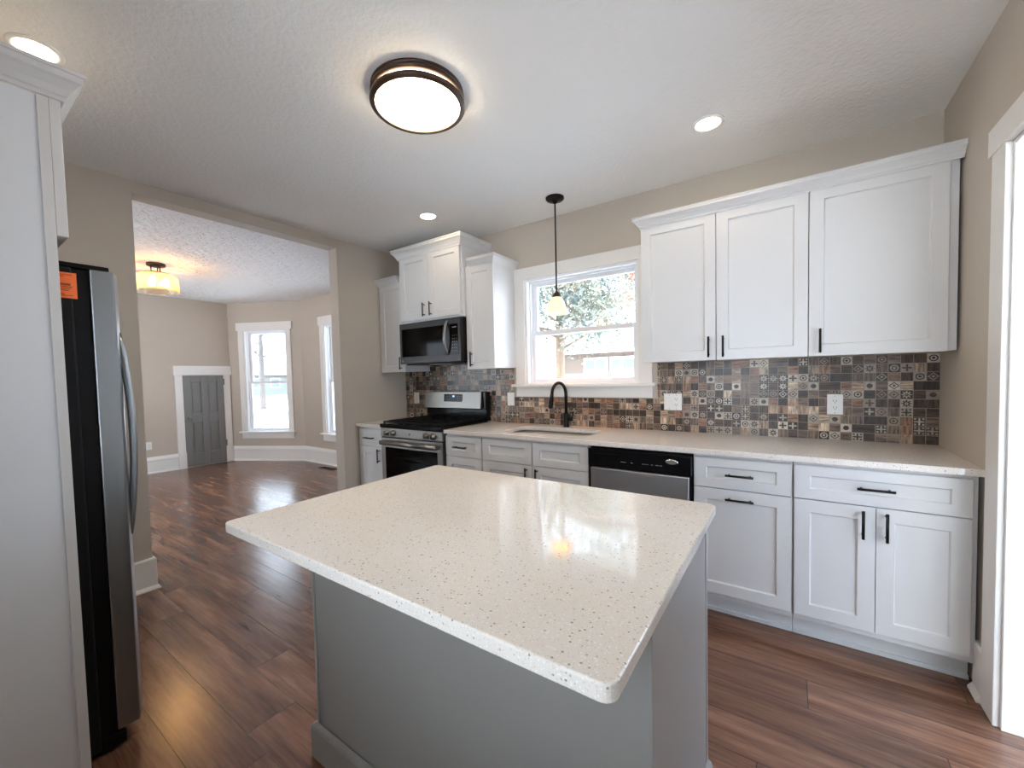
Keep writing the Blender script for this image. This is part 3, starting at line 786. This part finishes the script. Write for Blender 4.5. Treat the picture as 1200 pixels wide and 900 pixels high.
# ------------------------------------------------------------------ island
r = empty('kitchen_island', (-1.42, -1.95, 0), 'grey painted kitchen island base in the middle of the room', 'kitchen island')
x0, x1, y0, y1 = -2.0, -.843, -2.262, -1.665
b = MB(); b.box(x0 + .004, x1 - .004, y0 + .004, y1, .0, .884); b.build('carcass', M['grey'], r, .002)
b = MB(); b.box(x0, x0 + .012, y0 - .002, y0 + .016, .118, .884); b.build('corner_trim', M['grey'], r, .002)
b = MB(); b.box(x1 - .004, x1 + .004, y1 - .02, y1 + .006, .0, .884); b.build('corner_trim', M['grey'], r, .002)
b = MB(); b.box(x1 - .006, x1 + .003, y0, y1 - .024, .118, .884); b.build('end_panel', M['grey'], r, .002)
b = MB(); b.sweep([(0, 0), (.018, 0), (.018, .105), (.014, .116), (.004, .122), (0, .122)], [(x0, y1), (x0, y0), (x1, y0), (x1, y1)], 0); b.build('baseboard', M['grey'], r, .002)
for dx0, dx1 in ((x0 + .01, -1.422), (-1.42, x1 - .01)):
    m_ = MB(); m_.box(dx0 + .003, dx1 - .003, y1, y1 + .02, .14, .87); m_.build('door', M['grey'], r, .002)
t = MB(); t.prism(rrect(-2.008, -.818, -2.520, -1.625, .022, 6), .885, .914)
t.build('countertop', M['quartz'], bevel=.004, seg=3, label='large white speckled quartz top with rounded corners on the grey island', cat='countertop', group='speckled quartz worktops')

# ------------------------------------------------------------------ refrigerator, its surround
XF = -2.63
r = empty('refrigerator', (-3.05, -3.0, 0), 'stainless refrigerator with black side standing behind the tall white panel', 'refrigerator')
b = MB(); b.box(-3.53, XF, -3.40, -2.700, .03, 1.728); b.build('cabinet_body', M['fridgeside'], r, .006, 2)
b = MB(); b.box(-3.52, XF - .012, -2.702, -2.658, .06, 1.725); b.build('gasket', M['blackplastic'], r)
b = MB()
def doorprof(xa, xb):
    n = 12; P = [(xa, -2.657), (xb, -2.657)]
    for k in range(n + 1):
        t_ = k / n; xx = xb + (xa - xb) * t_; bulge = .084 + .010 * math.sin(math.pi * t_)
        e = min(t_, 1 - t_) * (xb - xa)
        if e < .03: bulge -= .022 * (1 - e / .03) ** 2
        P.append((xx, -2.657 + bulge))
    return P
b.prism(doorprof(-3.53, XF), .075, 1.730); fd = b.build('door', M['steelv'], r, .004)
for hx, par in ((-2.70, fd),):
    h = MB(); hp = []
    for k in range(17):
        t_ = k / 16; hp.append((hx, -2.580 + .028 * math.sin(math.pi * t_) ** .8, .76 + t_ * .76))
    h.tube(hp, .012, 10); h.build('handle', M['steelv'], par)
b = MB(); b.box(-3.50, XF - .005, -2.80, -2.605, 1.729, 1.746); b.build('hinge_cover', M['blackplastic'], r, .004)
b = MB(); b.box(-3.50, XF - .01, -2.700, -2.63, .012, .062); b.build('base_grille', M['blackplastic'], r, .006)
for xx in (-3.48, XF - .05):
    b = MB(); b.lathe([(.018, 0), (.018, .03)], (xx, -2.70, 0), 'z', 14); b.build('foot', M['blackplastic'], r)
    b = MB(); b.lathe([(.018, 0), (.018, .03)], (xx, -3.32, 0), 'z', 14); b.build('foot', M['blackplastic'], r)
b = MB(); b.box(XF, XF + .0012, -2.80, -2.690, 1.622, 1.708); lb = b.build('paper_label', M['orange'], r, label='orange printed paper label')
b = MB()
for zz_, ya, yb in ((1.700, -2.79, -2.70), (1.694, -2.79, -2.72), (1.678, -2.75, -2.735), (1.660, -2.79, -2.70), (1.654, -2.79, -2.705), (1.648, -2.79, -2.71), (1.636, -2.79, -2.72), (1.631, -2.79, -2.70)):
    b.box(XF + .001, XF + .0016, ya, yb, zz_ - .0012, zz_ + .0012)
b.box(XF + .001, XF + .0016, -2.785, -2.705, 1.664, 1.671)
b.build('print', M['ink'], lb)

r = empty('tall_end_panel', (-2.59, -3.1, 0), 'tall pale end panel standing beside the refrigerator', 'panel')
b = MB(); b.box(-2.612, -2.588, -3.449, -2.738, 0, 2.249); b.build('panel', M['panel'], r, .001)
b = MB(); b.box(-2.588, -2.583, -2.762, -2.736, 0, 2.249); b.build('edge_stile', M['cab'], r, .001)
r = empty('fridge_cabinet', (-3.1, -3.1, 1.8), 'white cabinet above the refrigerator with crown moulding', 'cabinet')
b = MB(); b.box(-3.60, -2.614, -3.449, -2.738, 1.81, 2.262); b.build('carcass', M['cab'], r, .0015)
for xa, xb in ((-3.59, -3.108), (-3.104, -2.586)):
    m_ = MB(); m_.box(xa, xb, -2.735, -2.708, 1.815, 2.262); m_.build('door', M['cab'], r, .002)
c = MB(); c.sweep(CPB, [(-2.583, -3.449), (-2.583, -2.706), (-3.60, -2.706)], 2.250); c.build('crown', M['cab'], r, .001)
b = MB(); b.box(-3.62, -3.602, -3.449, -2.752, 0, 2.262); b.build('far_panel', M['panel'], r, .001)

# ------------------------------------------------------------------ outlets and switches
def plate(name, cx, cz, wd, ht, kind, label, cat, group, xface=None):
    if xface is None:
        r = empty(name, (cx, -.009, cz - ht / 2), label, cat, group); F = lambda a, b_, c_, d_, e_, f__: (cx + a, cx + b_, -.009 - d_, -.009 - c_, cz + e_, cz + f__)
    else:
        r = empty(name, (xface, cx, cz - ht / 2), label, cat, group); F = lambda a, b_, c_, d_, e_, f__: (xface + c_, xface + d_, cx + a, cx + b_, cz + e_, cz + f__)
    b = MB(); b.box(*F(-wd / 2, wd / 2, 0, .006, -ht / 2, ht / 2)); b.build('cover_plate', M['plastic'], r, .002)
    gangs = {1: [0], 2: [-.023, .023]}[len(kind)]
    for gx, kd in zip(gangs, kind):
        if kd == 'o':
            b = MB(); b.box(*F(gx - .0165, gx + .0165, .006, .0085, -.034, .034)); rc = b.build('receptacle', M['plastic'], r, .0015)
            for zz_ in (-.019, .019):
                for q in ((gx - .008, gx - .0055, zz_ - .002, zz_ + .008), (gx + .0055, gx + .008, zz_ - .002, zz_ + .007), (gx - .0025, gx + .0025, zz_ - .010, zz_ - .006)):
                    b = MB(); b.box(*F(q[0], q[1], .0084, .0090, q[2], q[3])); b.build('slot', M['slot'], rc)
        else:
            b = MB(); b.box(*F(gx - .0165, gx + .0165, .006, .0095, -.034, .034)); b.build('rocker', M['plastic'], r, .002)
    for gx in gangs:
        for zz_ in (-.048, .048):
            b = MB(); b.box(*F(gx - .002, gx + .002, .0058, .0066, zz_ - .002, zz_ + .002)); b.build('screw', M['slot'], r)
plate('wall_outlet', -3.868, 1.122, .072, .116, 'o', 'white outlet on the tile behind the range, by the side wall', 'outlet', 'outlets and switches on the tile')
plate('light_switch', -2.670, 1.124, .072, .116, 's', 'white rocker switch on the tile below the narrow cabinet', 'switch', 'outlets and switches on the tile')
plate('wall_outlet', -1.307, 1.120, .118, .116, 'so', 'white double-width outlet and switch plate on the tile beside the window casing', 'outlet', 'outlets and switches on the tile')
plate('wall_outlet', -.423, 1.119, .072, .116, 'o', 'white outlet on the tile under the one-door corner cabinet', 'outlet', 'outlets and switches on the tile')
plate('wall_outlet', -1.085, .42, .072, .116, 'o', 'small white outlet low on the far dining room wall', 'outlet', None, xface=-8.45)

# floor vent by the bay
r = empty('floor_vent', (-6.35, .48, 0), 'dark floor vent in front of the bay', 'vent')
b = MB(); b.box(-6.55, -6.2, .43, .53, 0, .006); b.build('frame', M['bronze'], r, .002)
b = MB()
for k in range(14): b.box(-6.535 + k * .024, -6.523 + k * .024, .445, .515, .006, .008)
b.build('louvres', M['blackplastic'], r)

# ------------------------------------------------------------------ lamps
cx, cy2 = -2.015, -1.668
r = empty('ceiling_light', (cx, cy2, H), 'round flush ceiling light with bronze double ring over the island', 'ceiling light')
b = MB(); b.lathe([(.205, 0), (.205, -.012), (.0, -.012)], (cx, cy2, H), 'z', 56); b.build('base_plate', M['bronze'], r)
b = MB(); b.lathe([(.188, -.012), (.188, -.050)], (cx, cy2, H), 'z', 56, cap=False); b.lathe([(.188, -.050), (.185, -.058), (.16, -.070), (.11, -.080), (.05, -.085), (0, -.086)], (cx, cy2, H), 'z', 56, cap=False); b.build('diffuser', M['flush'], r)
def ring(z0, z1, ro, ri, par, nm):
    b = MB(); b.lathe([(ri, z0), (ro - .004, z0), (ro, z0 + .004), (ro, z1 - .004), (ro - .004, z1), (ri, z1), (ri, z0)], (cx, cy2, H), 'z', 56, cap=False); b.build(nm, M['bronze'], par)
ring(-.030, -.013, .207, .186, r, 'upper_ring'); ring(-.066, -.046, .209, .187, r, 'lower_ring')
for a in (20, 140, 260):
    b = MB(); b.box(cx + .198 * math.cos(R(a)) - .003, cx + .198 * math.cos(R(a)) + .003, cy2 + .198 * math.sin(R(a)) - .003, cy2 + .198 * math.sin(R(a)) + .003, H - .050, H - .026)
    b.build('spacer', M['bronze'], r)

def recessed(x, y, label):
    r = empty('recessed_light', (x, y, H), label, 'ceiling light', 'recessed ceiling lights')
    b = MB(); b.lathe([(.056, -.001), (.058, -.006), (.074, -.006), (.078, -.003), (.078, 0), (.056, 0), (.056, -.001)], (x, y, H), 'z', 40, cap=False); b.build('trim_ring', M['plastic'], r)
    b = MB(); b.lathe([(.057, -.003), (.0, -.0035)], (x, y, H), 'z', 40, cap=False); b.build('lens', M['recess'], r)
    return r
recessed(-.988, -.615, 'recessed ceiling light in front of the wide two-door wall cabinet')
recessed(-2.998, -.640, 'recessed ceiling light in front of the microwave cabinet')
recessed(-2.995, -2.70, 'recessed ceiling light above the refrigerator cabinet')

px, py = -2.04, -.315
r = empty('pendant_light', (px, py, H), 'black pendant lamp with amber glass shade over the sink', 'pendant lamp')
b = MB(); b.lathe([(.066, 0), (.066, -.012), (.058, -.020), (.02, -.024), (.014, -.04), (.006, -.045)], (px, py, H), 'z', 32); b.build('canopy', M['black'], r)
b = MB(); b.tube([(px, py, H - .04), (px, py, 1.92)], .0058, 12); b.build('rod', M['black'], r)
b = MB(); b.lathe([(.008, .045), (.012, .038), (.022, .030), (.032, .012), (.034, 0), (.03, -.004)], (px, py, 1.893), 'z', 24); b.build('socket_cap', M['bronze'], r)
b = MB()
pr = [(.030, 1.896), (.040, 1.884), (.052, 1.862), (.062, 1.832), (.070, 1.806), (.082, 1.786), (.092, 1.777), (.090, 1.775), (.078, 1.784), (.066, 1.806), (.058, 1.832), (.048, 1.860), (.036, 1.882), (.026, 1.892)]
b.lathe([(a, z - 1.893) for a, z in pr], (px, py, 1.893), 'z', 36, cap=False); b.build('glass_shade', M['pendshade'], r)
b = MB(); b.lathe([(0, -.075), (.015, -.072), (.025, -.058), (.025, -.042), (.014, -.02), (.012, 0)], (px, py, 1.893), 'z', 20); b.build('bulb', M['bulb'], r)

dx_, dy_ = -6.40, -1.44
r = empty('semi_flush_light', (dx_, dy_, HD), 'glass drum semi-flush ceiling light with three glowing bulbs in the dining room', 'ceiling light')
b = MB(); b.lathe([(.085, 0), (.085, -.022), (.075, -.030), (0, -.030)], (dx_, dy_, HD), 'z', 32); b.build('canopy', M['bronze'], r)
for a in (30, 150, 270):
    b = MB(); b.tube([(dx_ + .045 * math.cos(R(a)), dy_ + .045 * math.sin(R(a)), HD - .028), (dx_ + .045 * math.cos(R(a)), dy_ + .045 * math.sin(R(a)), HD - .11)], .006, 8)
    b.build('rod', M['bronze'], r)
b = MB(); b.lathe([(.118, -.105), (.118, -.113), (0, -.113)], (dx_, dy_, HD), 'z', 32); b.build('shade_plate', M['bronze'], r)
b = MB(); b.lathe([(.10, -.114), (.14, -.118), (.175, -.132), (.190, -.155), (.193, -.20), (.195, -.30), (.197, -.303), (.193, -.305), (.191, -.20), (.187, -.158), (.173, -.136), (.14, -.122), (.10, -.117)], (dx_, dy_, HD), 'z', 40, cap=False); b.build('glass_shade', M['amberglass'], r)
for a in (75, 195, 315):
    bx, by = dx_ + .075 * math.cos(R(a)), dy_ + .075 * math.sin(R(a))
    b = MB(); b.lathe([(.014, -.113), (.014, -.15), (.010, -.152)], (bx, by, HD), 'z', 14); b.build('socket', M['bronze'], r)
    b = MB(); b.lathe([(.010, -.150), (.016, -.165), (.028, -.19), (.03, -.205), (.024, -.225), (.012, -.234), (0, -.236)], (bx, by, HD), 'z', 20); b.build('bulb', M['bulb'], r)

# ------------------------------------------------------------------ outdoors
MB().box(-9.0, .5, -4.9, .22, 2.80, 6.2).build('shadow_block', M['trim'], kind='structure', label='added unseen block above both rooms that shadows the ground outside', cat='wall')  # added mass, shadows the ground so bounced daylight turns bluer
MB().box(.3, 1.7, -3.3, .3, 2.32, 2.42).build('sky_blocking_roof', M['trim'], kind='structure', label='added unseen slab cutting sky light at the doorway at the right edge', cat='roof')  # added out of view to dim sky light on the door jamb
MB().box(-9.2, .6, -6.2, -3.6, 2.80, 2.95).build('sun_blocking_roof', M['trim'], kind='structure', label='added unseen slab keeping sun out of the windows behind the camera', cat='roof')  # added out of view, stops direct sun entering the rear windows
def ground_mat():
    t = NT('pale_winter_ground'); o = t.obj(); n = t.noise(o, .35, 4); n2 = t.noise(o, 6., 3)
    c = t.ramp(n, [(.35, srgb(232, 236, 242)), (.6, srgb(238, 240, 242)), (.75, srgb(214, 214, 206))])
    t.bsdf(t.mix(t.math('MULTIPLY', n2, .3), c, srgb(230, 234, 240)), .9, normal=t.bump(n2, .3, .05)); return t.m
M['ground'] = ground_mat()
M['asphalt'] = plain('pale_wet_asphalt', srgb(84, 92, 104), .5)
M['lawn'] = paint('winter_lawn', srgb(112, 106, 76), .9, 8, .5, .05, .15)
M['bark'] = paint('pale_tree_bark', srgb(158, 134, 112), .9, 18, .8, .03, .2)
M['bark2'] = paint('grey_tree_bark', srgb(100, 94, 90), .9, 18, .8, .03, .2)
M['siding'] = paint('tan_house_siding', srgb(134, 116, 102), .8, 6, .2, .02, .04)
M['whitesiding'] = paint('pale_house_siding', srgb(140, 142, 146), .8, 6, .2, .02, .04)
M['roof'] = paint('pale_roof_shingles', srgb(104, 104, 110), .9, 14, .5, .02, .12)
M['housepane'] = plain('reflecting_house_pane', srgb(120, 132, 138), .25)
M['blocker'] = paint('blue_grey_blocker_paint', srgb(176, 188, 204), .8, 6, .2, .02, .03)
def leaf_mat(name, a, b_):
    t = NT(name); o = t.obj(); n = t.noise(o, 2.2, 3)
    t.bsdf(t.ramp(n, [(.32, a), (.6, b_)]), .6); return t.m
M['needle'] = leaf_mat('pale_green_needles', srgb(92, 110, 112), srgb(138, 138, 118))
M['russet'] = leaf_mat('russet_leaves', srgb(140, 92, 72), srgb(156, 124, 96))
MB().box(-140, 60, -60, 110, -.75, -.55).build('ground_outside', M['ground'], kind='structure', label='pale winter ground outside the windows', cat='ground')
MB().box(-27, -11.2, -30, 60, -.55, -.53).build('street', M['asphalt'], kind='structure', label='pale street beyond the bay windows', cat='street')
MB().box(-11.2, -6.5, 3.6, 30, -.55, -.535).build('driveway', M['asphalt'], kind='structure', label='pale driveway outside the bay windows', cat='driveway')
MB().box(-62, -36, -30, 80, -.55, -.50).build('lawn_strip', M['lawn'], kind='structure', label='yellowish lawn strip across the street', cat='lawn')

def tree(base, height, rad, crown, nleaf, mat, bark, label, cat='tree', lsize=.09, group=None, trunk=.12, cz0=.25):
    bx, by, bz = base
    r = empty('tree', base, label, cat, group)
    rnd = random.Random(hash(label) % 1000)
    rnd = random.Random(sum(map(ord, label)))
    b = MB(); b.tube([(bx, by, bz), (bx + .03, by, bz + height * .4), (bx - .02, by + .03, bz + height * .9)], [trunk, trunk * .8, trunk * .3], 10)
    nb = 26
    tips = []
    for k in range(nb):
        h0 = bz + height * (cz0 + (1 - cz0) * rnd.random() * .9); a = rnd.random() * 6.283; L = rad * (.5 + .5 * rnd.random())
        p0 = Vector((bx, by, h0)); p2 = p0 + Vector((math.cos(a) * L, math.sin(a) * L, L * (.15 + .5 * rnd.random()))); p1 = (p0 + p2) / 2 + Vector((0, 0, .08))
        b.tube([p0, p1, p2], [trunk * .28, trunk * .18, trunk * .06], 5); tips.append((p0, p2))
        for j in range(3):
            f = .4 + .5 * rnd.random(); q0 = p0.lerp(p2, f); q1 = q0 + Vector((rnd.uniform(-1, 1), rnd.uniform(-1, 1), rnd.uniform(.1, .9))) * L * .35
            b.tube([q0, q1], [trunk * .10, trunk * .03], 4); tips.append((q0, q1))
    b.build('trunk', bark, r)
    if nleaf:
        l = MB()
        for k in range(nleaf):
            p0, p1 = rnd.choice(tips); p = p0.lerp(p1, .25 + .8 * rnd.random()) + Vector((rnd.gauss(0, 1), rnd.gauss(0, 1), rnd.gauss(0, 1))) * crown
            u = Vector((rnd.gauss(0, 1), rnd.gauss(0, 1), rnd.gauss(0, 1))).normalized(); v = u.cross(Vector((rnd.gauss(0, 1), rnd.gauss(0, 1), rnd.gauss(0, 1)))).normalized()
            s_ = lsize * (.6 + .8 * rnd.random())
            q = [l.bm.verts.new(p + u * s_ * a + v * s_ * c_ * .45) for a, c_ in ((-1, 0), (0, -1), (1, 0), (0, 1))]
            l.bm.faces.new(q)
        l.build('foliage', mat, r)
    return r
tree((-4.78, 5.0, -.56), 5.6, 2.0, .26, 15000, M['needle'], M['bark'], 'pale green tree with tan trunk outside the sink window', lsize=.048, cz0=.42)
tree((-4.1, 9.5, -.56), 7.2, 1.35, .18, 6000, M['russet'], M['bark'], 'russet-leaved tree behind the green one outside the sink window', lsize=.055, cz0=.48)
tree((-30.5, 10.6, -.56), 10.0, 3.6, .2, 0, None, M['bark2'], 'bare winter tree across the street seen through the angled bay window', trunk=.2, cz0=.35)

r = empty('house', (-4.6, 12.5, -.56), 'tan neighbour house with white-framed windows outside the sink window', 'house')
b = MB(); b.box(-8.0, -1.5, 11, 15, -.56, 2.25); b.build('walls', M['siding'], r)
b = MB(); v0 = [b.bm.verts.new((-8.3, y, z)) for y, z in ((10.7, 2.2), (13, 3.2), (15.3, 2.2))]; v1 = [b.bm.verts.new((-1.2, y, z)) for y, z in ((10.7, 2.2), (13, 3.2), (15.3, 2.2))]
for i in range(3): b.face([v0[i], v0[(i + 1) % 3], v1[(i + 1) % 3], v1[i]])
b.face(v0); b.face(v1); b.build('roof', M['roof'], r)
b = MB(); b.box(-8.3, -1.2, 10.6, 10.72, 2.08, 2.22); b.build('gutter', M['vinyl'], r)
for xa, xb, div in ((-6.76, -6.05, .5), (-5.78, -4.62, .3)):
    b = MB(); b.box(xa - .09, xb + .09, 10.93, 11, 1.02, 1.93); wf = b.build('window_frame', M['vinyl'], r)
    xm = xa + (xb - xa) * div
    for pa, pb in ((xa, xm - .04), (xm + .04, xb)):
        b = MB(); b.box(pa, pb, 10.92, 10.935, 1.11, 1.84); b.build('pane', M['housepane'], wf)
r = empty('house', (-66, 27, -.56), 'pale house far across the street seen through the angled bay window', 'house')
b = MB(); b.box(-70, -62.5, 22.5, 31.5, -.56, 2.4); b.build('walls', M['whitesiding'], r)
b = MB(); pf = [(-61.8, 2.3), (-66.2, 4.4), (-70.7, 2.3)]
v0 = [b.bm.verts.new((x, 22.0, z)) for x, z in pf]; v1 = [b.bm.verts.new((x, 32.0, z)) for x, z in pf]
for i in range(3): b.face([v0[i], v0[(i + 1) % 3], v1[(i + 1) % 3], v1[i]])
b.face(v0); b.face(v1); b.build('roof', M['roof'], r)
for ya in (23.6, 26.3, 29.0):
    b = MB(); b.box(-62.5, -62.44, ya, ya + 1.4, .5, 1.9); wf = b.build('window_frame', M['vinyl'], r)
    b = MB(); b.box(-62.45, -62.42, ya + .12, ya + 1.28, .62, 1.78); b.build('pane', M['housepane'], wf)

# added, unseen garage that cuts sky light through the doorway
r = empty('blocker', (6.0, -1.5, -.56), 'added unseen blue-grey garage outside the doorway', 'blocker')
b = MB(); b.box(4.2, 8.0, -6.5, 3.5, -.56, 4.2); b.build('walls', M['blocker'], r)
b = MB(); pf = [(3.9, 4.15), (6.1, 5.6), (8.3, 4.15)]
v0 = [b.bm.verts.new((x, -6.8, z)) for x, z in pf]; v1 = [b.bm.verts.new((x, 3.8, z)) for x, z in pf]
for i in range(3): b.face([v0[i], v0[(i + 1) % 3], v1[(i + 1) % 3], v1[i]])
b.face(v0); b.face(v1); b.build('roof', M['roof'], r)
